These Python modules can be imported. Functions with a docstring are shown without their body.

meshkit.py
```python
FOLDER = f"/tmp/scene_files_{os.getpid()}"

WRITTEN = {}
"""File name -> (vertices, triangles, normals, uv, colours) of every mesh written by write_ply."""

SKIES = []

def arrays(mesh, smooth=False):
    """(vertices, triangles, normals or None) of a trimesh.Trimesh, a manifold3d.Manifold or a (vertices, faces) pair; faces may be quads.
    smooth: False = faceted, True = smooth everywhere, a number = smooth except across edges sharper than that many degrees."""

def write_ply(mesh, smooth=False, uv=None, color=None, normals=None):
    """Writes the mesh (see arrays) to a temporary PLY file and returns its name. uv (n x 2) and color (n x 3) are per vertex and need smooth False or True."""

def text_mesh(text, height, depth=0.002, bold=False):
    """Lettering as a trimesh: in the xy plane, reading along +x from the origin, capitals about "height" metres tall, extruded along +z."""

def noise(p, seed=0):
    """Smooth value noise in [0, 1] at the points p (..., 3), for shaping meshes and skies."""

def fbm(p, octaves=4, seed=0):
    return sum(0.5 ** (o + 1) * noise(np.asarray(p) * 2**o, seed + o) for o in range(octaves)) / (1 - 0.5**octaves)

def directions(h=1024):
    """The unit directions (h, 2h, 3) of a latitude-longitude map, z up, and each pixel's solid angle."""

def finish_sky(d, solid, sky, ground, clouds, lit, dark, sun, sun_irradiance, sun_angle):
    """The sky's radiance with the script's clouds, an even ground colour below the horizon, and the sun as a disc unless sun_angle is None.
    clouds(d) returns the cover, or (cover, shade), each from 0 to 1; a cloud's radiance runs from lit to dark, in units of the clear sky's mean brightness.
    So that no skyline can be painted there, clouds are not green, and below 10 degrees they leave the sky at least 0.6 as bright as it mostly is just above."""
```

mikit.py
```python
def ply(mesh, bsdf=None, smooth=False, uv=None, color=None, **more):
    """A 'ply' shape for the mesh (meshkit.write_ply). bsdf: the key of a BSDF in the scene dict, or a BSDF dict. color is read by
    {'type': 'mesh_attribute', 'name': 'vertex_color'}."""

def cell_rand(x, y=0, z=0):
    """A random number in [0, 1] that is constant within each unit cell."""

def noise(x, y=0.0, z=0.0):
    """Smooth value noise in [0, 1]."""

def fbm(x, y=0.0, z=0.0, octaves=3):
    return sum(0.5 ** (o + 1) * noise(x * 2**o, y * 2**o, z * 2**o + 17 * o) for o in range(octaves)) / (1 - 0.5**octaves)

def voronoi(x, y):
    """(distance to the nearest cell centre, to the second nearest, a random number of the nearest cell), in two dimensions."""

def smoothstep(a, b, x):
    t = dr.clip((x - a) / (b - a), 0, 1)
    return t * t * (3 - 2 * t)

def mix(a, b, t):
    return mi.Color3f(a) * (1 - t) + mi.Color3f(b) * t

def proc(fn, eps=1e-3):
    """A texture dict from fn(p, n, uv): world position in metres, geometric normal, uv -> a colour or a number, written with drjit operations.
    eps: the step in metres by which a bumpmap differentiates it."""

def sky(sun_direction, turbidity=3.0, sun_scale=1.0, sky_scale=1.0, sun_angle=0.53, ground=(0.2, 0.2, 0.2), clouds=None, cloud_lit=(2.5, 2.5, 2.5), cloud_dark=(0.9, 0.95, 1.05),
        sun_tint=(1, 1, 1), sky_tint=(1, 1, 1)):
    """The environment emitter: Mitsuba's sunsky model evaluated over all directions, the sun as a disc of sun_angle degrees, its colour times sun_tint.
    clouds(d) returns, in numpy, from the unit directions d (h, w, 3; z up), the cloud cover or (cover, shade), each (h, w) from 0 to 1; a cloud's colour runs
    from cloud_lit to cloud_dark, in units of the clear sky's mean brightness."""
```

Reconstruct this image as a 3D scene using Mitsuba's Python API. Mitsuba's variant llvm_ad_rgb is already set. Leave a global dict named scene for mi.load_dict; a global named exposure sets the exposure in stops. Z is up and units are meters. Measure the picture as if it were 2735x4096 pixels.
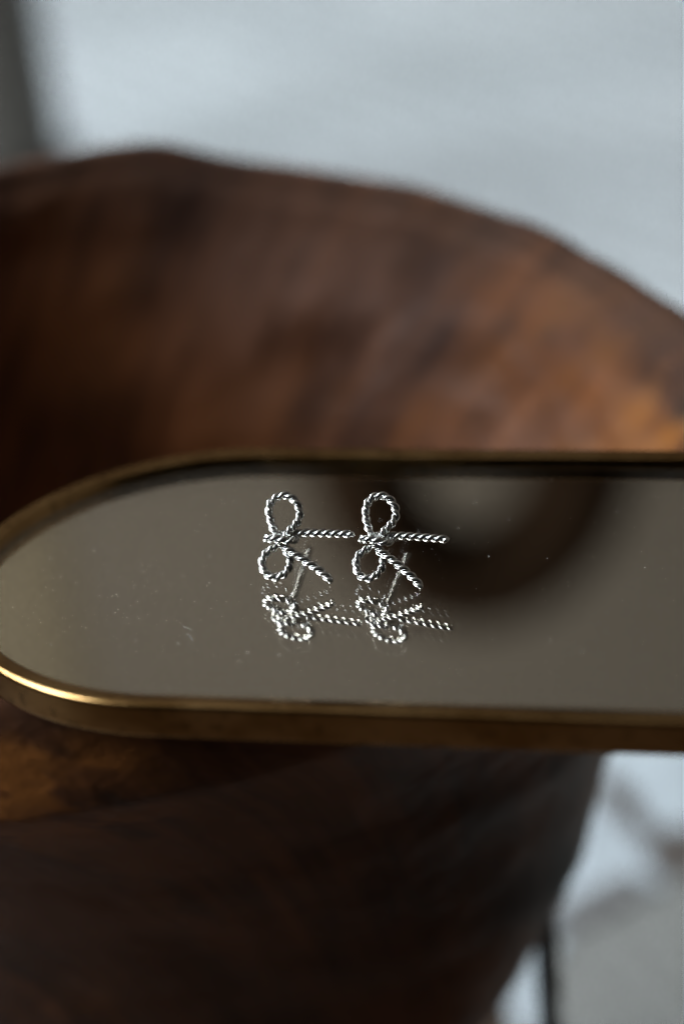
import math
import numpy as np
import trimesh
import drjit as dr
import mitsuba as mi
import mikit
from mikit import noise, fbm, smoothstep, mix
import meshkit
from scipy.interpolate import splprep, splev, PchipInterpolator

T = mi.ScalarTransform4f
MM = 0.001
scene, labels = {}, {}

# ------------------------------------------------------------------ camera
PITCH, ROLL = math.radians(26.8), math.radians(5.0)
EYE = np.array([0.0, 0.0, 130.0]) * MM
fwd = np.array([0.0, math.cos(PITCH), -math.sin(PITCH)])
up0 = np.array([0.0, math.sin(PITCH), math.cos(PITCH)])
rt0 = np.array([1.0, 0.0, 0.0])
up = math.cos(ROLL) * up0 + math.sin(ROLL) * rt0
scene['camera'] = {
    'type': 'thinlens', 'fov': 20.0, 'fov_axis': 'x', 'near_clip': 0.02, 'far_clip': 20.0,
    'aperture_radius': 5.6 * MM, 'focus_distance': 0.2665,
    'to_world': T().look_at(origin=EYE.tolist(), target=(EYE + fwd).tolist(), up=up.tolist())}

# ------------------------------------------------------------------ light
exposure = 0.0
WINDOWS = [dict(c=(-1.20, 0.21, 1.08), w=0.86, h=0.96, rgb=(15.6, 17.0, 18.1)),
           dict(c=(-1.25, 1.40, 1.15), w=0.95, h=1.10, rgb=(13.4, 15.0, 15.9))]  # added pane farther back, there only to brighten the background

# ------------------------------------------------------------------ helpers
def numbered(key):
    if key not in scene and not any(k.startswith(key + '__') for k in scene):
        return key
    i = 1
    while f'{key}_{i:03d}' in scene or any(k.startswith(f'{key}_{i:03d}__') for k in scene):
        i += 1
    return f'{key}_{i:03d}'


def put(key, mesh, bsdf, smooth=30, **more):
    key = numbered(key)
    scene[key] = mikit.ply(mesh, bsdf, smooth=smooth, **more)
    return key


def tm(v, f):
    f = np.asarray(f, int)
    if f.shape[1] == 4:
        f = np.vstack([f[:, [0, 1, 2]], f[:, [0, 2, 3]]])
    return trimesh.Trimesh(np.asarray(v, float), f, process=False)


def grid_faces(n, m, close_n=False, close_m=False):
    i, j = np.meshgrid(np.arange(n if close_n else n - 1), np.arange(m if close_m else m - 1), indexing='ij')
    i2, j2 = (i + 1) % n, (j + 1) % m
    return np.stack([i * m + j, i2 * m + j, i2 * m + j2, i * m + j2], -1).reshape(-1, 4)


def box(x0, x1, y0, y1, z0, z1, bevel=0.0):
    b = trimesh.creation.box(extents=(x1 - x0, y1 - y0, z1 - z0))
    if bevel:
        vs = []
        for sx in (-1, 1):
            for sy in (-1, 1):
                for sz in (-1, 1):
                    c = np.array([sx * (x1 - x0) / 2, sy * (y1 - y0) / 2, sz * (z1 - z0) / 2])
                    for k in range(3):
                        p = c - np.array([sx, sy, sz]) * bevel
                        p[k] = c[k]
                        vs.append(p)
        b = trimesh.convex.convex_hull(np.array(vs))
    b.apply_translation([(x0 + x1) / 2, (y0 + y1) / 2, (z0 + z1) / 2])
    return b


def tube(P, r, sides=16, cap=True):
    """Tube along the points P; r a number or one per point; rounded ends."""
    P = np.asarray(P, float)
    r = np.broadcast_to(np.asarray(r, float), (len(P),)).copy()
    tan = np.gradient(P, axis=0)
    tan /= np.linalg.norm(tan, axis=1, keepdims=True)
    if cap:
        a = np.radians([80, 60, 40, 20])
        h0 = [P[0] - tan[0] * r[0] * math.sin(x) for x in a]
        h1 = [P[-1] + tan[-1] * r[-1] * math.sin(x) for x in a[::-1]]
        P = np.vstack([h0, P, h1])
        r = np.r_[r[0] * np.cos(a), r, r[-1] * np.cos(a[::-1])]
        tan = np.vstack([np.tile(tan[0], (4, 1)), tan, np.tile(tan[-1], (4, 1))])
    N = [np.cross(tan[0], [0.31, 0.2, 0.93])]
    N[0] /= np.linalg.norm(N[0])
    for k in range(1, len(P)):
        n = N[-1] - tan[k] * (N[-1] @ tan[k])
        N.append(n / np.linalg.norm(n))
    N = np.array(N)
    B = np.cross(tan, N)
    a = np.arange(sides) / sides * 2 * np.pi
    V = P[:, None] + r[:, None, None] * (np.cos(a)[None, :, None] * N[:, None] + np.sin(a)[None, :, None] * B[:, None])
    n = len(P)
    v = np.vstack([V.reshape(-1, 3), P[0] - tan[0] * r[0] * .15, P[-1] + tan[-1] * r[-1] * .15])
    f = grid_faces(n, sides, close_m=True)[:, ::-1]
    i = np.arange(sides)
    f3 = np.vstack([f[:, [0, 1, 2]], f[:, [0, 2, 3]],
                    np.stack([(i + 1) % sides, i, i * 0 + n * sides], 1)[:, ::-1],
                    np.stack([(n - 1) * sides + i, (n - 1) * sides + (i + 1) % sides, i * 0 + n * sides + 1], 1)[:, ::-1]])
    m = tm(v, f3)
    if m.volume < 0:
        m.invert()
    return m


def spline(P, step, smooth=0.0):
    P = np.asarray(P, float)
    tck, _ = splprep(P.T, s=smooth, k=3)
    u = np.linspace(0, 1, 2000)
    Q = np.array(splev(u, tck)).T
    s = np.r_[0, np.cumsum(np.linalg.norm(np.diff(Q, axis=0), axis=1))]
    n = max(8, int(round(s[-1] / step)))
    t = np.linspace(0, s[-1], n)
    return np.stack([np.interp(t, s, Q[:, k]) for k in range(Q.shape[1])], 1), t


# ------------------------------------------------------------------ materials
def bs(key, d):
    scene[key] = d
    return key


def wood_color(scale=1.0):
    def fn(p, n, uv):
        x, y, z = p.x * 1000, p.y * 1000, p.z * 1000
        th = dr.atan2(y - 302.0, x + 30.0)
        a = th * 85.0
        lean = a + z * 0.6
        big = fbm(lean / 34.0, z / 30.0, 3.1, octaves=2)
        mid = fbm(lean / 7.5 + 9.0, z / 15.0, 7.7, octaves=3)
        grain = fbm(lean / 2.2 + 40.0, z / 30.0, 1.3, octaves=2)
        t = dr.clip(0.40 * big + 0.36 * mid + 0.24 * grain, 0, 1)
        c = mix((0.036, 0.0115, 0.0046), (0.200, 0.070, 0.023), smoothstep(0.30, 0.68, t))
        pale = smoothstep(0.62, 0.0, dr.abs(th - 1.22)) * smoothstep(38.0, 0.0, dr.abs(z + 8.0)) * smoothstep(0.25, 0.65, mid)  # paler mix stands in for the cool sheen on the far inner wall
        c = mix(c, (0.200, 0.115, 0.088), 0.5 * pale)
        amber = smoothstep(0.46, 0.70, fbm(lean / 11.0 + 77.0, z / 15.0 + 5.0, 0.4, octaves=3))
        edge = smoothstep(0.75, 0.05, dr.abs(th + 0.05)) + smoothstep(0.45, 0.0, dr.abs(th + 1.90)) * 1.2  # amber at the right rim; second term lifts the lit front-left area
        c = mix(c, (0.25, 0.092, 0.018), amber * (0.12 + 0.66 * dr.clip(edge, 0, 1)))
        lit_patch = smoothstep(0.55, 0.1, dr.abs(th + 1.92)) * smoothstep(-42.0, -30.0, z) * smoothstep(0.36, 0.56, fbm(lean / 9.0 + 3.0, z / 7.0 + 8.0, 5.0, octaves=3))  # orange mottle; light on the front-left rim band painted into the wood
        c = mix(c, (0.36, 0.130, 0.028), 0.85 * lit_patch)
        e = dr.sqrt(dr.square((x + 30.0) / 96.0) + dr.square((y - 302.0) / 82.0))
        bark = smoothstep(0.87, 0.93, e) * smoothstep(-16.0, -6.0, z) * (0.55 + 0.45 * smoothstep(0.35, 0.6, mid))
        c = mix(c, (0.040, 0.016, 0.007), 0.85 * bark)
        knot = smoothstep(0.66, 0.80, fbm(lean / 8.0 + 13.0, z / 9.0 + 31.0, 2.2, octaves=2))
        c = mix(c, (0.014, 0.007, 0.004), knot * (0.25 + 0.65 * dr.clip(edge, 0, 1)))
        return c
    return fn


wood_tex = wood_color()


def wood_bump(p, n, uv):
    x, y, z = p.x * 1000, p.y * 1000, p.z * 1000
    a = dr.atan2(y - 302.0, x + 30.0) * 85.0 + z * 0.35
    return (fbm(a / 1.2, z / 10.0, 0.5, octaves=2) * 0.00004 + fbm(x / 5.0, y / 5.0, z / 5.0, octaves=3) * 0.0005)


def wood_rough(p, n, uv):
    x, y, z = p.x * 1000, p.y * 1000, p.z * 1000
    e = dr.sqrt(dr.square((x + 30.0) / 96.0) + dr.square((y - 302.0) / 82.0))
    return 0.44 + 0.46 * smoothstep(0.84, 0.92, e) * smoothstep(-16.0, -6.0, z)


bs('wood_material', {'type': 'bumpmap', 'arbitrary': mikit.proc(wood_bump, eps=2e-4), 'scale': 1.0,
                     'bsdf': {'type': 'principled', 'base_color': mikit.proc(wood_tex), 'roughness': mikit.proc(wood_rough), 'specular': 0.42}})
bs('chrome_material', {'type': 'roughconductor', 'material': 'Ag', 'alpha': 0.065, 'distribution': 'ggx',
                       'specular_reflectance': {'type': 'rgb', 'value': [0.80, 0.81, 0.82]}})
bs('post_material', {'type': 'roughconductor', 'material': 'Al', 'specular_reflectance': {'type': 'rgb', 'value': [0.68, 0.68, 0.67]}, 'alpha': 0.45, 'distribution': 'ggx'})


def brass_rough(p, n, uv):
    return 0.14 + 0.12 * fbm(p.x * 300, p.y * 300, p.z * 300, octaves=3)


def brass_color(p, n, uv):
    t = fbm(p.x * 160 + 3, p.y * 160, p.z * 200, octaves=3)
    sp = smoothstep(0.62, 0.75, fbm(p.x * 600, p.y * 600, p.z * 600, octaves=2))
    return mix(mix((0.34, 0.188, 0.066), (0.50, 0.305, 0.128), smoothstep(0.3, 0.7, t)), (0.20, 0.11, 0.04), sp * 0.6)


bs('brass_material', {'type': 'principled', 'base_color': mikit.proc(brass_color), 'metallic': 1.0, 'roughness': mikit.proc(brass_rough)})
bs('glass_material', {'type': 'dielectric', 'int_ior': 1.52, 'ext_ior': 1.0})
bs('silver_material', {'type': 'twosided', 'bsdf': {'type': 'conductor', 'material': 'Ag', 'specular_reflectance': {'type': 'rgb', 'value': [0.91, 0.89, 0.86]}}})
bs('backing_material', {'type': 'diffuse', 'reflectance': {'type': 'rgb', 'value': [0.02, 0.018, 0.016]}})
bs('dust_material', {'type': 'diffuse', 'reflectance': {'type': 'rgb', 'value': [0.75, 0.74, 0.70]}})
bs('lint_material', {'type': 'diffuse', 'reflectance': {'type': 'rgb', 'value': [0.36, 0.37, 0.36]}})
bs('black_metal_material', {'type': 'principled', 'base_color': {'type': 'rgb', 'value': [0.012, 0.011, 0.010]}, 'roughness': 0.45, 'metallic': 0.0})


def rug_color(p, n, uv):
    x, y = p.x * 1000, p.y * 1000
    d = (x + y * 0.55) / 42.0
    rib = 0.5 + 0.5 * dr.sin(d * 6.2832 + 2.0 * noise(x / 30.0, y / 30.0))
    t = fbm(x / 160.0, y / 160.0, 2.0, octaves=3)
    c = mix((0.64, 0.67, 0.685), (0.76, 0.79, 0.805), smoothstep(0.3, 0.7, t))
    return c * (0.72 + 0.28 * rib)


bs('rug_material', {'type': 'diffuse', 'reflectance': mikit.proc(rug_color)})


def cloth_color(p, n, uv):
    x, y = p.x * 1000, p.y * 1000
    c = mi.Color3f(0.58, 0.635, 0.67)
    c = c * (0.9 + 0.1 * fbm(x / 12.0, y / 12.0, 1.0, octaves=3))

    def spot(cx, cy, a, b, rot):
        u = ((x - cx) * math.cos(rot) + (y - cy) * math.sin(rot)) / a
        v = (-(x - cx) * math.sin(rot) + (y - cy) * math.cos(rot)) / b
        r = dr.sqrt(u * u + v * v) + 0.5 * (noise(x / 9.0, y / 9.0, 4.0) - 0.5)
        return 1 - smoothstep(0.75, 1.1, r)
    brown = spot(80, 497, 5.5, 17.0, 0.35)
    brown = dr.maximum(brown, spot(100, 472, 20.0, 19.0, 0.2))
    brown = dr.maximum(brown, spot(125, 560, 16.0, 22.0, 0.4))
    brown = dr.maximum(brown, spot(150, 500, 18.0, 20.0, 0.1))
    brown = dr.maximum(brown, spot(47, 402, 3.0, 20.0, -0.3) * 0.6)
    brown = dr.maximum(brown, spot(64, 452, 24.0, 7.5, 0.55) * 0.85)  # shadow along the near edge of the cloth, painted as a brown band
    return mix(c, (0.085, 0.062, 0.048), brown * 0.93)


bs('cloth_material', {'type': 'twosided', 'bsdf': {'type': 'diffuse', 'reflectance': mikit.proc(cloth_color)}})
bs('hem_material', {'type': 'twosided', 'bsdf': {'type': 'diffuse', 'reflectance': {'type': 'rgb', 'value': [0.085, 0.065, 0.052]}}})


def wall_color(p, n, uv):
    t = fbm(p.x * 1.3, p.y * 1.3, p.z * 1.3, octaves=4)
    return mix((0.124, 0.100, 0.078), (0.148, 0.122, 0.097), smoothstep(0.3, 0.7, t))


bs('room_material', {'type': 'twosided', 'bsdf': {'type': 'diffuse', 'reflectance': {'type': 'rgb', 'value': [0.15, 0.128, 0.108]}}})
bs('wall_material', {'type': 'diffuse', 'reflectance': mikit.proc(wall_color)})


def curtain_color(p, n, uv):
    return mix((0.142, 0.110, 0.071), (0.160, 0.126, 0.086), fbm(p.x * 8, p.y * 8, p.z * 3, octaves=3))


bs('curtain_material', {'type': 'twosided', 'bsdf': {'type': 'diffuse', 'reflectance': mikit.proc(curtain_color)}})


def dark_wood_color(p, n, uv):
    t = fbm(p.x * 60, p.y * 60, p.z * 6, octaves=3)
    return mix((0.030, 0.019, 0.013), (0.075, 0.048, 0.033), smoothstep(0.3, 0.7, t))


bs('dark_wood_material', {'type': 'principled', 'base_color': mikit.proc(dark_wood_color), 'roughness': 0.5, 'specular': 0.4})
bs('cabinet_material', {'type': 'principled', 'base_color': mikit.proc(lambda p, n, uv: mix((0.085, 0.075, 0.062), (0.13, 0.115, 0.095), fbm(p.x * 40, p.y * 40, p.z * 5, octaves=3))), 'roughness': 0.5})
bs('dark_felt_material', {'type': 'diffuse', 'reflectance': {'type': 'rgb', 'value': [0.015, 0.0085, 0.005]}})
bs('window_frame_material', {'type': 'diffuse', 'reflectance': {'type': 'rgb', 'value': [0.7, 0.7, 0.68]}})
bs('window_pane_material', {'type': 'diffuse', 'reflectance': {'type': 'rgb', 'value': [0.1, 0.1, 0.1]}})

# ------------------------------------------------------------------ the setting
FLOOR = -0.240
s = 0.0
scene['floor'] = mikit.ply(tm([[-3.5, -1.0, FLOOR - .006], [3.5, -1.0, FLOOR - .006], [3.5, 2.7, FLOOR - .006], [-3.5, 2.7, FLOOR - .006]], [[0, 1, 2, 3]]), 'dark_wood_material')
labels['floor'] = {'label': 'dark wooden floor under the pale rug, hardly seen', 'kind': 'structure'}
scene['rug'] = mikit.ply(box(-0.50, 1.6, 0.58, 2.45, FLOOR - .005, FLOOR, .002), 'rug_material')
def mat_color(p, n, uv):
    x, y = p.x * 1000, p.y * 1000
    rib = 0.5 + 0.5 * dr.sin((x + y * 0.45) / 13.0 * 6.2832 + 1.5 * noise(x / 20.0, y / 20.0))
    return mix((0.13, 0.127, 0.114), (0.37, 0.368, 0.35), rib)


bs('mat_material', {'type': 'diffuse', 'reflectance': mikit.proc(mat_color)})
scene['mat'] = mikit.ply(box(0.040, 0.42, 0.30, 0.60, FLOOR + .0005, FLOOR + .0035, .001), 'mat_material')
labels['mat'] = {'label': 'beige grey ribbed mat under the cloth in the lower right corner', 'category': 'mat'}
labels['rug'] = {'label': 'pale grey woven rug with diagonal ribs, blurred behind and below the bowl', 'category': 'rug'}
scene['wall'] = mikit.ply(tm([[-3.5, 2.6, FLOOR], [3.5, 2.6, FLOOR], [3.5, 2.6, 3.0], [-3.5, 2.6, 3.0]], [[0, 1, 2, 3]]), 'wall_material')
labels['wall'] = {'label': 'plain beige grey wall seen only as a reflection in the mirror', 'kind': 'structure'}

scene['ceiling'] = mikit.ply(tm([[-1.6, -1.6, 2.1], [-1.6, 2.6, 2.1], [2.2, 2.6, 2.1], [2.2, -1.6, 2.1]], [[0, 1, 2, 3]]), 'room_material')
labels['ceiling'] = {'label': 'dim ceiling, seen only as grey tones in the polished metal', 'kind': 'structure'}
scene['wall_right'] = mikit.ply(tm([[2.2, -1.6, FLOOR], [2.2, 2.6, FLOOR], [2.2, 2.6, 2.1], [2.2, -1.6, 2.1]], [[0, 3, 2, 1]]), 'room_material')
labels['wall_right'] = {'label': 'dim wall to the right, seen only as grey tones in the polished metal', 'kind': 'structure'}

# window that lights the still life from the left, plus an added one farther back
for k, wn in enumerate(WINDOWS):
    name = 'window' if k == 0 else f'window_{k:03d}'
    cx, cy, cz = wn['c']
    w2, h2 = wn['w'] / 2, wn['h'] / 2
    pane = tm([[cx, cy - w2, cz - h2], [cx, cy + w2, cz - h2], [cx, cy + w2, cz + h2], [cx, cy - w2, cz + h2]], [[0, 1, 2, 3]])
    put(name + '__pane', pane, 'window_pane_material', smooth=False, emitter={'type': 'area', 'radiance': {'type': 'rgb', 'value': list(wn['rgb'])}})
    for (a0, a1, b0, b1) in ((-w2 - .05, w2 + .05, h2, h2 + .05), (-w2 - .05, w2 + .05, -h2 - .05, -h2), (-w2 - .05, -w2, -h2, h2), (w2, w2 + .05, -h2, h2), (-.015, .015, -h2, h2)):
        put(name + '__frame', box(cx - .01, cx + .03, cy + a0, cy + a1, cz + b0, cz + b1, .004), 'window_frame_material', smooth=False)
labels['window'] = {'label': 'bright daylight window left of the bowl, seen as white glints in the metal', 'category': 'window', 'group': 'windows on the left'}
labels['window_001'] = {'label': 'added unseen light panel farther back, brightening the rug behind the bowl', 'category': 'window', 'group': 'windows on the left'}

# ------------------------------------------------------------------ wooden bowl
BC = np.array([-30.0, 302.0])
AX, AY = 96.0, 82.0
th_k = [-27, -22, -12, 4, 16, 28, 40, 52, 66, 78, 85, 90, 98, 111, 150, 180, 210, 230, 245, 290, 310, 333]
z_k = [-3.8, -3.75, -2.8, -0.5, 2.0, 5.6, 9.0, 12.4, 15.8, 18.3, 20.8, 24.0, 23.8, 23.0, 17.0, 9.8, 2.0, -2.5, -3.8, -3.8, -3.8, -3.8]
rim_fn = PchipInterpolator(th_k, z_k)


def rim_z(deg):
    d = ((np.asarray(deg) + 27) % 360) - 27
    o = np.linspace(-8, 8, 33)
    w = np.exp(-(o / 3.2) ** 2)
    dd = ((d[..., None] + o + 27) % 360) - 27
    return (rim_fn(dd) * w).sum(-1) / w.sum()


outer_fn = PchipInterpolator([-158, -150, -130, -100, -70, -48, -34, -25, -8, 30], [0.18, 0.34, 0.572, 0.722, 0.806, 0.89, 0.955, 0.995, 1.0, 1.0])
inner_fn = PchipInterpolator([-142, -138, -125, -100, -60, -30, 30], [0.0, 0.2, 0.40, 0.60, 0.78, 0.88, 0.925])


def build_bowl():
    nth = 288
    deg = np.arange(nth) / nth * 360.0
    c, s_ = np.cos(np.radians(deg)), np.sin(np.radians(deg))
    sd = ((deg + 180) % 360) - 180
    rough = np.clip((sd + 4) / 8, 0, 1) * np.clip((75 - sd) / 15, 0, 1)
    rz = rim_z(deg) + rough * 1.7 * (meshkit.fbm(np.stack([deg / 8.0, deg * 0, deg * 0], -1), 3, seed=21) - 0.5)
    front = np.clip(-s_, 0, 1)
    ridge = -25 + front * (3 + 0.16 * AX * c)
    rows = []

    def under(t):
        turned = 0.014 * np.exp(-((t + 64) / 3.5) ** 2) + 0.018 * np.exp(-((t + 98) / 4.5) ** 2)
        return -turned * np.clip(-s_ + 0.3, 0, 1) + (0.07 * np.clip((-26 - t) / 14, 0, 1) + 0.0034 * np.clip(-40 - t, 0, 60)) * front ** 1.5 * np.clip((t + 158) / 40, 0, 1)

    axv = 6.0 * np.exp(-(((deg + 10 + 180) % 360 - 180) / 24.0) ** 2)

    def ring(scale, z):
        return np.stack([BC[0] + (AX + axv * np.clip((z + 62) / 40, 0, 1)) * scale * c, BC[1] + AY * scale * s_, z * np.ones(nth)], 1)
    # outside, bottom to rim; the profile is stretched so that its ridge follows the ridge line
    for t in np.r_[np.linspace(-158, -140, 8), np.linspace(-134, -40, 22), np.linspace(-38, -26, 10)]:
        z = np.where(t < -25, -158 + (t + 158) * (ridge + 158) / 133.0, t)
        rows.append(ring(outer_fn(t) - under(t), z))
    for k in np.linspace(0, 1, 10):
        z = ridge + (rz - 3.0 - ridge) * k
        rows.append(ring(np.where(k == 0, .996, 1.0), z))
    # rounded lip
    for a in np.radians([25, 50, 75]):
        rows.append(ring(1.0 - 0.035 * (1 - math.cos(a)), rz - 3.0 + 3.0 * math.sin(a)))
    rows.append(ring(0.964, rz))
    rows.append(ring(0.952, rz))
    for a in np.radians([70, 40, 15]):
        rows.append(ring(0.928 + 0.024 * (1 - math.cos(a)), rz - 3.0 + 3.0 * math.sin(a)))
    for k in np.linspace(0, 1, 40)[1:]:
        t = -4 - 136 * k
        z = (rz - 3.0) * (1 - k) ** 2 + (1 - (1 - k) ** 2) * t
        rows.append(ring(np.maximum((inner_fn(t) if k > 0.05 else 0.922) - np.maximum(under(t), 0), 0.0), z))
    V = np.array(rows)
    v = V.reshape(-1, 3)
    # carved unevenness; kept off the lip where the mirror rests
    flat = np.clip((np.abs(v[:, 2] + 3.8) - 1.5) / 6, 0, 1)
    n = np.stack([(v[:, 0] - BC[0]) / AX, (v[:, 1] - BC[1]) / AY], 1)
    n /= np.linalg.norm(n, axis=1, keepdims=True) + 1e-9
    wob = (meshkit.fbm(v / [38, 38, 24], 3, seed=3) - 0.5) * 3.2 + (meshkit.fbm(v / 9.0, 3, seed=5) - 0.5) * 0.9
    v[:, :2] += n * (wob * flat)[:, None]
    m_ = len(rows)
    f = grid_faces(m_, nth, close_m=True)
    f = f[:, ::-1]
    i = np.arange(nth)
    vv = np.vstack([v, [BC[0], BC[1], -158], [BC[0], BC[1], V[-1, :, 2].mean()]])
    f3 = np.vstack([f[:, [0, 1, 2]], f[:, [0, 2, 3]], np.stack([i, (i + 1) % nth, i * 0 + m_ * nth], 1)[:, ::-1] if False else np.stack([(i + 1) % nth, i, i * 0 + m_ * nth], 1),
                    np.stack([(m_ - 1) * nth + i, (m_ - 1) * nth + (i + 1) % nth, i * 0 + m_ * nth + 1], 1)])
    m = tm(vv * MM, f3)
    if m.volume < 0:
        m.invert()
    return m


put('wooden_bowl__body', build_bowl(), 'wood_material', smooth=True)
for dx, dy in ((63.5, 6.0), (-30.0, 54.0), (-62.0, -14.0)):
    x, y = BC[0] + dx, BC[1] + dy
    leg = tube(np.array([[x, y, z] for z in np.linspace(-113 if dx > 0 else -125, -238.0, 12)]) * MM, 2.4 * MM, 14)
    put('wooden_bowl__leg', leg, 'black_metal_material', smooth=40)
labels['wooden_bowl'] = {'label': 'deep dark brown wooden bowl with uneven rim, carrying the brass framed mirror', 'category': 'bowl'}
labels['wooden_bowl__leg'] = {'label': 'slim black leg below the right side of the bowl'}

# ------------------------------------------------------------------ oval mirror
YAW = math.radians(-12.58)
MC = np.array([-18.2, 243.1])
R0, LEN = 34.8, 96.0
UX = np.array([math.cos(YAW), math.sin(YAW)])
UY = np.array([-math.sin(YAW), math.cos(YAW)])


def capsule(r, n=72):
    a = np.linspace(np.pi / 2, 3 * np.pi / 2, n)
    left = np.stack([r * np.cos(a), r * np.sin(a)], 1)
    bot = np.stack([np.linspace(0, LEN, 14)[1:-1], np.full(12, -r)], 1)
    right = np.stack([LEN + r * np.cos(a + np.pi), r * np.sin(a + np.pi)], 1)
    return np.vstack([left, bot, right, np.stack([np.linspace(LEN, 0, 14)[1:-1], np.full(12, r)], 1)])


def mir(uv, z):
    uv = np.asarray(uv)
    return np.column_stack([MC + uv[:, :1] * UX + uv[:, 1:2] * UY, np.full(len(uv), z)])


def disc(r, z):
    ring = mir(capsule(r), z)
    n = len(ring)
    c = mir(np.array([[LEN / 2, 0.0]]), z)
    i = np.arange(n)
    return tm(np.vstack([ring, c]) * MM, np.stack([i, (i + 1) % n, i * 0 + n], 1))


GLASS = 2.7
put('oval_mirror__glass', disc(R0 + 0.15, 0.0), 'glass_material', smooth=False)
put('oval_mirror__silvering', disc(R0 + 0.15, -GLASS), 'silver_material', smooth=False)
prof = [(0.0, -3.5), (0.0, 0.80), (0.06, 0.93), (0.20, 1.0), (1.1, 1.13), (1.9, 1.22)]
prof += [(2.20 + 0.75 * math.sin(a), 0.50 + 0.75 * math.cos(a)) for a in np.radians([0, 15, 30, 45, 60, 75, 90])]
prof += [(2.95, -3.0)] + [(2.45 + 0.5 * math.cos(a), -3.2 - 0.5 * math.sin(a)) for a in np.radians([30, 60, 90])]
prof += [(0.6, -3.7)]
rows = []
rng = np.random.default_rng(11)
for r, z in prof:
    rows.append(mir(capsule(R0 + r), z))
V = np.array(rows)
m = tm(V.reshape(-1, 3) * MM, grid_faces(len(prof), V.shape[1], close_n=True, close_m=True))
if m.volume < 0:
    m.invert()
put('oval_mirror__frame', m, 'brass_material', smooth=40)
put('oval_mirror__backing', disc(R0 + 0.1, -3.2), 'backing_material', smooth=False)
labels['oval_mirror'] = {'label': 'long oval mirror with thin brass frame lying across the wooden bowl', 'category': 'mirror'}
labels['oval_mirror__frame'] = {'label': 'thin worn brass frame with rounded edge'}

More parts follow.
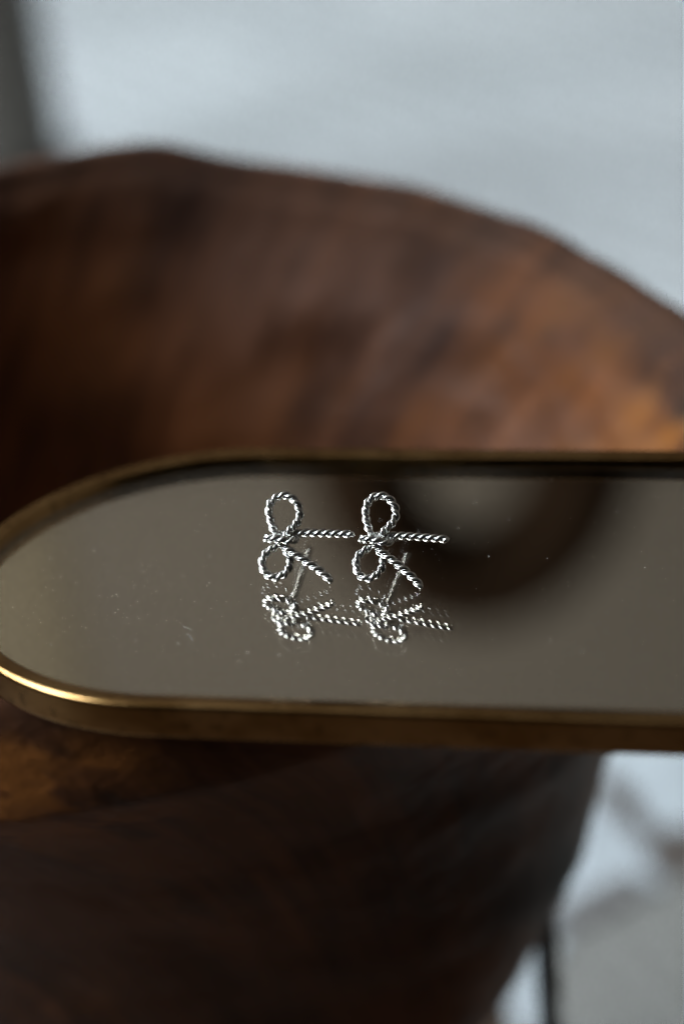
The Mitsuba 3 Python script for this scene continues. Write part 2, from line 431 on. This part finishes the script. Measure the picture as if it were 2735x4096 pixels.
# ------------------------------------------------------------------ rope bow earrings
ROPES = [
    dict(K=(-8.83, 240.09, 5.09), yaw=18.0, el=31.0, post=(0.19, 1.8, -11.96),
         up=[[-0.66, 0.41], [-0.97, 1.0], [-1.42, 1.98], [-1.75, 2.86], [-2.0, 3.66], [-2.01, 4.51], [-1.7, 5.34], [-1.09, 5.9], [-0.38, 6.21], [0.47, 6.19], [1.33, 5.84], [2.07, 5.19], [2.41, 4.41], [2.5, 3.71], [2.39, 3.0], [2.02, 2.38], [1.54, 1.85], [1.11, 1.22], [0.69, 0.59]],
         low=[[0.0, -0.05], [-0.42, -0.68], [-0.96, -1.21], [-1.57, -1.55], [-2.11, -2.04], [-2.43, -2.66], [-2.5, -3.37], [-2.32, -4.11], [-1.84, -4.74], [-1.18, -5.1], [-0.54, -5.25], [0.09, -5.16], [0.64, -4.88], [1.18, -4.39], [1.49, -3.67], [1.49, -2.87], [1.21, -2.08], [0.79, -1.41], [0.32, -0.73], [0.02, -0.25]],
         t1=[[-0.38, 0.83], [0.66, 1.01], [1.7, 1.11], [2.74, 1.2], [4.83, 1.29], [6.9, 1.36], [8.97, 1.42], [10.11, 1.43]],
         t2=[[-0.31, -0.07], [0.26, -0.64], [1.04, -1.14], [2.46, -1.86], [4.09, -2.75], [5.73, -3.75], [6.94, -4.62], [7.71, -5.21]],
         knot=[[-2.01, 0.05], [-1.05, 0.01], [0.0, 0.0], [0.95, -0.01], [1.79, 0.01]]),
    dict(K=(4.33, 237.35, 5.22), yaw=23.0, el=32.0, post=(0.6, 1.44, -11.26),
         up=[[-0.63, 0.39], [-1.02, 0.95], [-1.43, 1.91], [-1.72, 2.68], [-1.94, 3.57], [-1.95, 4.47], [-1.63, 5.3], [-1.07, 5.86], [-0.35, 6.08], [0.38, 6.09], [1.27, 5.78], [1.97, 5.24], [2.36, 4.48], [2.47, 3.79], [2.35, 3.08], [2.06, 2.45], [1.55, 1.9], [1.05, 1.26], [0.66, 0.62]],
         low=[[-0.07, -0.26], [-0.52, -0.9], [-1.09, -1.41], [-1.78, -1.83], [-2.2, -2.28], [-2.44, -2.9], [-2.49, -3.71], [-2.36, -3.8], [-1.91, -4.95], [-1.33, -5.29], [-0.67, -5.47], [-0.05, -5.35], [0.63, -4.93], [1.08, -4.33], [1.31, -3.61], [1.32, -2.91], [1.07, -2.14], [0.66, -1.48], [0.22, -0.93], [-0.16, -0.37]],
         t1=[[-0.19, 0.63], [0.64, 0.76], [1.68, 0.85], [2.73, 0.9], [4.81, 0.98], [6.89, 1.06], [8.95, 1.1], [9.99, 1.08]],
         t2=[[-0.48, -0.4], [0.11, -0.89], [0.93, -1.45], [2.29, -2.21], [3.76, -3.05], [5.24, -4.08], [6.51, -5.04], [7.32, -5.74]],
         knot=[[-1.99, -0.15], [-1.04, -0.16], [0.02, -0.13], [0.97, -0.15], [1.72, -0.23]]),
]
PLY_R, HELIX_R, TWIST = 0.335, 0.305, 2.42


def rope(P, phase=0.0, smooth=0.02, plies=2):
    """Twisted rope along P (mm): three round strands laid left-handed round the line."""
    Q, t = spline(P, 0.075, smooth)
    tan = np.gradient(Q, axis=0)
    tan /= np.linalg.norm(tan, axis=1, keepdims=True)
    N = [np.cross(tan[0], [0.2, 0.1, 1.0])]
    N[0] /= np.linalg.norm(N[0])
    for k in range(1, len(Q)):
        n = N[-1] - tan[k] * (N[-1] @ tan[k])
        N.append(n / np.linalg.norm(n))
    N = np.array(N)
    B = np.cross(tan, N)
    out = []
    for k in range(plies):
        a = phase + k * 2 * np.pi / plies - 2 * np.pi * t / TWIST
        hr = HELIX_R * (0.70 + 0.30 * np.sqrt(np.clip(np.minimum(t, t[-1] - t) / 0.40, 0, 1)))
        S = Q + hr[:, None] * (np.cos(a)[:, None] * N + np.sin(a)[:, None] * B)
        out.append(tube(S, PLY_R, 16))
    return trimesh.util.concatenate(out)


def lift(P, w):
    """In-plane points with a depth w (towards the viewer) along the way, given as (fraction, w) knots."""
    P = np.asarray(P, float)
    s_ = np.r_[0, np.cumsum(np.linalg.norm(np.diff(P, axis=0), axis=1))]
    return np.column_stack([P, np.interp(s_ / s_[-1], [a for a, _ in w], [b for _, b in w])])


def make_earring(spec, label, group):
    key = numbered('bow_earring')
    yaw, el = math.radians(spec['yaw']), math.radians(spec['el'])
    n = np.array([-math.sin(yaw) * math.cos(el), -math.cos(yaw) * math.cos(el), math.sin(el)])
    u = np.array([math.cos(yaw), -math.sin(yaw), 0])
    M = np.stack([u, np.cross(n, u), n], 1)
    k = spec['knot']
    kn = [[k[0][0] - .05, k[0][1] + .28, -0.75], [k[0][0] - 0.02, k[0][1], -0.05], [k[1][0], k[1][1], 0.80], [k[2][0], k[2][1], 1.0], [k[3][0], k[3][1], 0.85],
          [k[4][0] + 0.05, k[4][1] + .08, 0.25], [k[4][0] + 0.15, k[4][1] + .35, -0.6], [k[4][0] - .5, k[4][1] + .5, -1.0]]
    parts = {
        'loop': [rope(lift(spec['up'], [(0, -.1), (.15, 0), (.5, .1), (.85, 0), (1, -.1)]), 0.4)],
        'loop_001': [rope(lift(spec['low'], [(0, -.2), (.2, -.15), (.5, .05), (.8, -.3), (1, -.5)]), 1.0)],
        'tail': [rope(lift(spec['t1'], [(0, -.95), (.3, -.9), (1, -.55)]), 0.2)],
        'tail_001': [rope(lift(spec['t2'], [(0, .05), (.25, .45), (.5, .35), (1, 0.05)]), 0.9)],
        'knot': [rope(kn, 0.5, 0.0)],
    }
    p = np.array(spec['post'])
    d = p / np.linalg.norm(p)
    a = np.linspace(0, 1, 40)
    L = np.linalg.norm(p)
    s_ = a * (L - 0.2)
    rad = np.full(40, 0.47)
    g = np.abs(s_ - (L - 2.3)) < 0.3
    rad[g] = 0.33
    rad[0] = rad[1] = 0.75
    parts['post'] = [tube(d * s_[:, None] + [0, 0, -.3], rad, 18)]
    world = {q: [np.asarray(m_.vertices) @ M.T + spec['K'] for m_ in ms] for q, ms in parts.items()}
    low = min(v[:, 2].min() for vs in world.values() for v in vs)
    post_low = world['post'][0][:, 2].min()
    print('earring lowest', round(low, 3), 'post', round(post_low, 3), 'loop', round(world['loop_001'][0][:, 2].min(), 3), 'tail', round(world['tail_001'][0][:, 2].min(), 3))
    for q, ms in parts.items():
        m_ = tm((world[q][0] + [0, 0, 0.03 - low]) * MM, ms[0].faces)
        scene[f'{key}__{q}'] = mikit.ply(m_, 'post_material' if q == 'post' else 'chrome_material', smooth=True)
    labels[key] = {'label': label, 'category': 'earring', 'group': group}
    labels[f'{key}__post'] = {'label': 'plain straight ear post behind the bow'}


G = 'pair of silver rope bow earrings'
make_earring(ROPES[0], 'left one of two silver twisted rope bow earrings standing on the mirror', G)
make_earring(ROPES[1], 'right one of two silver twisted rope bow earrings standing on the mirror', G)

# ------------------------------------------------------------------ dust on the glass
rng = np.random.default_rng(5)
octa = np.array([[1, 0, 0], [-1, 0, 0], [0, 1, 0], [0, -1, 0], [0, 0, 1], [0, 0, -1]], float)
of = np.array([[0, 2, 4], [2, 1, 4], [1, 3, 4], [3, 0, 4], [2, 0, 5], [1, 2, 5], [3, 1, 5], [0, 3, 5]])
vs, fs, at = [], [], 0
for k in range(700):
    u_, v_ = rng.uniform(-33, 95), rng.uniform(-33, 33)
    if k % 3 == 0:
        u_, v_ = rng.normal(-12, 13), rng.normal(-12, 7)
    elif k % 17 == 1:
        u_, v_ = rng.normal(23.5, 0.7), rng.normal(4.0, 1.5)
    if abs(v_) > 33.5 or (u_ < 0 and math.hypot(u_, v_) > 33):
        continue
    r = 0.028 + 0.085 * rng.random() ** 6
    p = mir(np.array([[u_, v_]]), 0.0)[0] + [0, 0, r * .5 + .09]
    vs.append(p + octa * r * [1, rng.uniform(.6, 1.4), .5])
    fs.append(of + at)
    at += 6
put('dust', tm(np.vstack(vs) * MM, np.vstack(fs)), 'dust_material', smooth=False)
labels['dust'] = {'label': 'fine pale dust specks scattered over the mirror glass', 'kind': 'stuff'}
for P in ([[-22.6, 227.2], [-22.2, 226.6], [-21.6, 226.1]], [[-22.2, 225.0], [-21.7, 224.4], [-21.3, 223.3]]):
    Q, _ = spline(np.column_stack([P + [P[-1]], [0.14, .2, .15, .15]])[:3] if False else np.column_stack([np.array(P + [P[-1] + np.array([.12, -.25])]), [0.14, .2, .17, .14]]), 0.1)
    key = put('lint_fibre', tube(Q * MM, 0.026 * MM, 6), 'lint_material')
labels['lint_fibre'] = {'label': 'short pale lint fibre on the glass, the farther of two left of the earrings', 'category': 'fibre'}
labels['lint_fibre_001'] = {'label': 'short pale lint fibre on the glass, the nearer of two left of the earrings', 'category': 'fibre'}

# ------------------------------------------------------------------ cloth on the floor at the right
nx, ny = 120, 150
X, Y = np.meshgrid(np.linspace(0, 1, nx), np.linspace(0, 1, ny), indexing='ij')
xm = 34 + 236 * X
edge = np.interp(xm, [-60, 10, 40, 52, 60, 90, 130, 270], [330, 360, 405, 440, 445, 464, 500, 560]) + 4 * (meshkit.fbm(np.stack([xm / 20, xm * 0, xm * 0], -1), 2, seed=2) - .5)
ym = edge + (760 - edge) * Y
zm = 4 + 9 * meshkit.fbm(np.stack([(xm + ym * .5) / 30, (ym - xm * .6) / 60, xm * 0], -1), 3, seed=9) * np.clip(Y * 6, 0.15, 1)
V = np.stack([xm, ym, zm + FLOOR * 1000], -1).reshape(-1, 3)
f = grid_faces(nx, ny)
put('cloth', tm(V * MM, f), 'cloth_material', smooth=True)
labels['cloth'] = {'label': 'pale blue white rumpled cloth with brown blotches and a painted edge shadow, on the floor at lower right', 'category': 'cloth'}

# ------------------------------------------------------------------ far furniture
LX, LY = -0.197, 1.20
put('pedestal__column', tube([[LX, LY, FLOOR + .02], [LX, LY, -.05], [LX, LY, 0.08]], [.043, .040, .040], 24), 'cabinet_material', smooth=True)
for nm, rad_, z0, hh in (('base', .056, FLOOR, .03), ('top', .062, .10, .03)):
    m = trimesh.creation.cylinder(radius=rad_, height=hh, sections=64)
    m.apply_translation([LX, LY, z0 + hh / 2 + .0002])
    put('pedestal__' + nm, m, 'cabinet_material')
labels['pedestal'] = {'label': 'dark grey brown wooden pedestal, a blurred column at the upper left edge', 'category': 'pedestal'}

# chair with a thick arched back, standing behind the camera's upper edge: the dark arch in the mirror
CX, CY = 0.155, 2.02
arch = []
for a in np.radians(np.linspace(0, 180, 40)):
    arch.append([CX + 0.120 * math.cos(a), CY, 0.855 + 0.135 * math.sin(a)])
arch = [[CX + 0.126, CY, z] for z in np.linspace(0.20, 0.80, 10)] + arch + [[CX - 0.126, CY, z] for z in np.linspace(0.80, 0.20, 10)]
Q, _ = spline(arch, 0.02, 0.0004)
put('arched_chair__backrest', tube(Q, 0.064, 18), 'dark_felt_material', smooth=True)
seat = trimesh.creation.cylinder(radius=0.2, height=0.035, sections=64)
seat.apply_transform(np.diag([1, 0.95, 1, 1]))
seat.apply_translation([CX, CY + 0.17, 0.205])
put('arched_chair__seat', seat, 'dark_wood_material')
for sx, yy in ((-.13, 0.02), (.13, 0.02), (-.13, .31), (.13, .31)):
    put('arched_chair__leg', tube([[CX + sx, CY + yy, .19], [CX + sx * 1.1, CY + yy, -.02], [CX + sx * 1.2, CY + yy, FLOOR + .016]], [.018, .016, .014], 14), 'dark_wood_material', smooth=True)
labels['arched_chair'] = {'label': 'dark wooden chair whose arched back shows only as a reflection in the mirror', 'category': 'chair'}

# ochre curtain by the wall, a warm tint at the left of the mirror
nx = 160
xs = np.linspace(-0.80, -0.42, nx)
ys = 2.590 + 0.004 * np.sin(xs * 70) + 0.003 * np.sin(xs * 31 + 1)
Vc = np.array([np.column_stack([xs, ys, np.full(nx, z)]) for z in (FLOOR + .01, 2.2)])
put('curtain', tm(Vc.reshape(-1, 3), grid_faces(2, nx)), 'curtain_material', smooth=True)
labels['curtain'] = {'label': 'ochre curtain against the wall, a warm streak reflected in the mirror', 'category': 'curtain'}
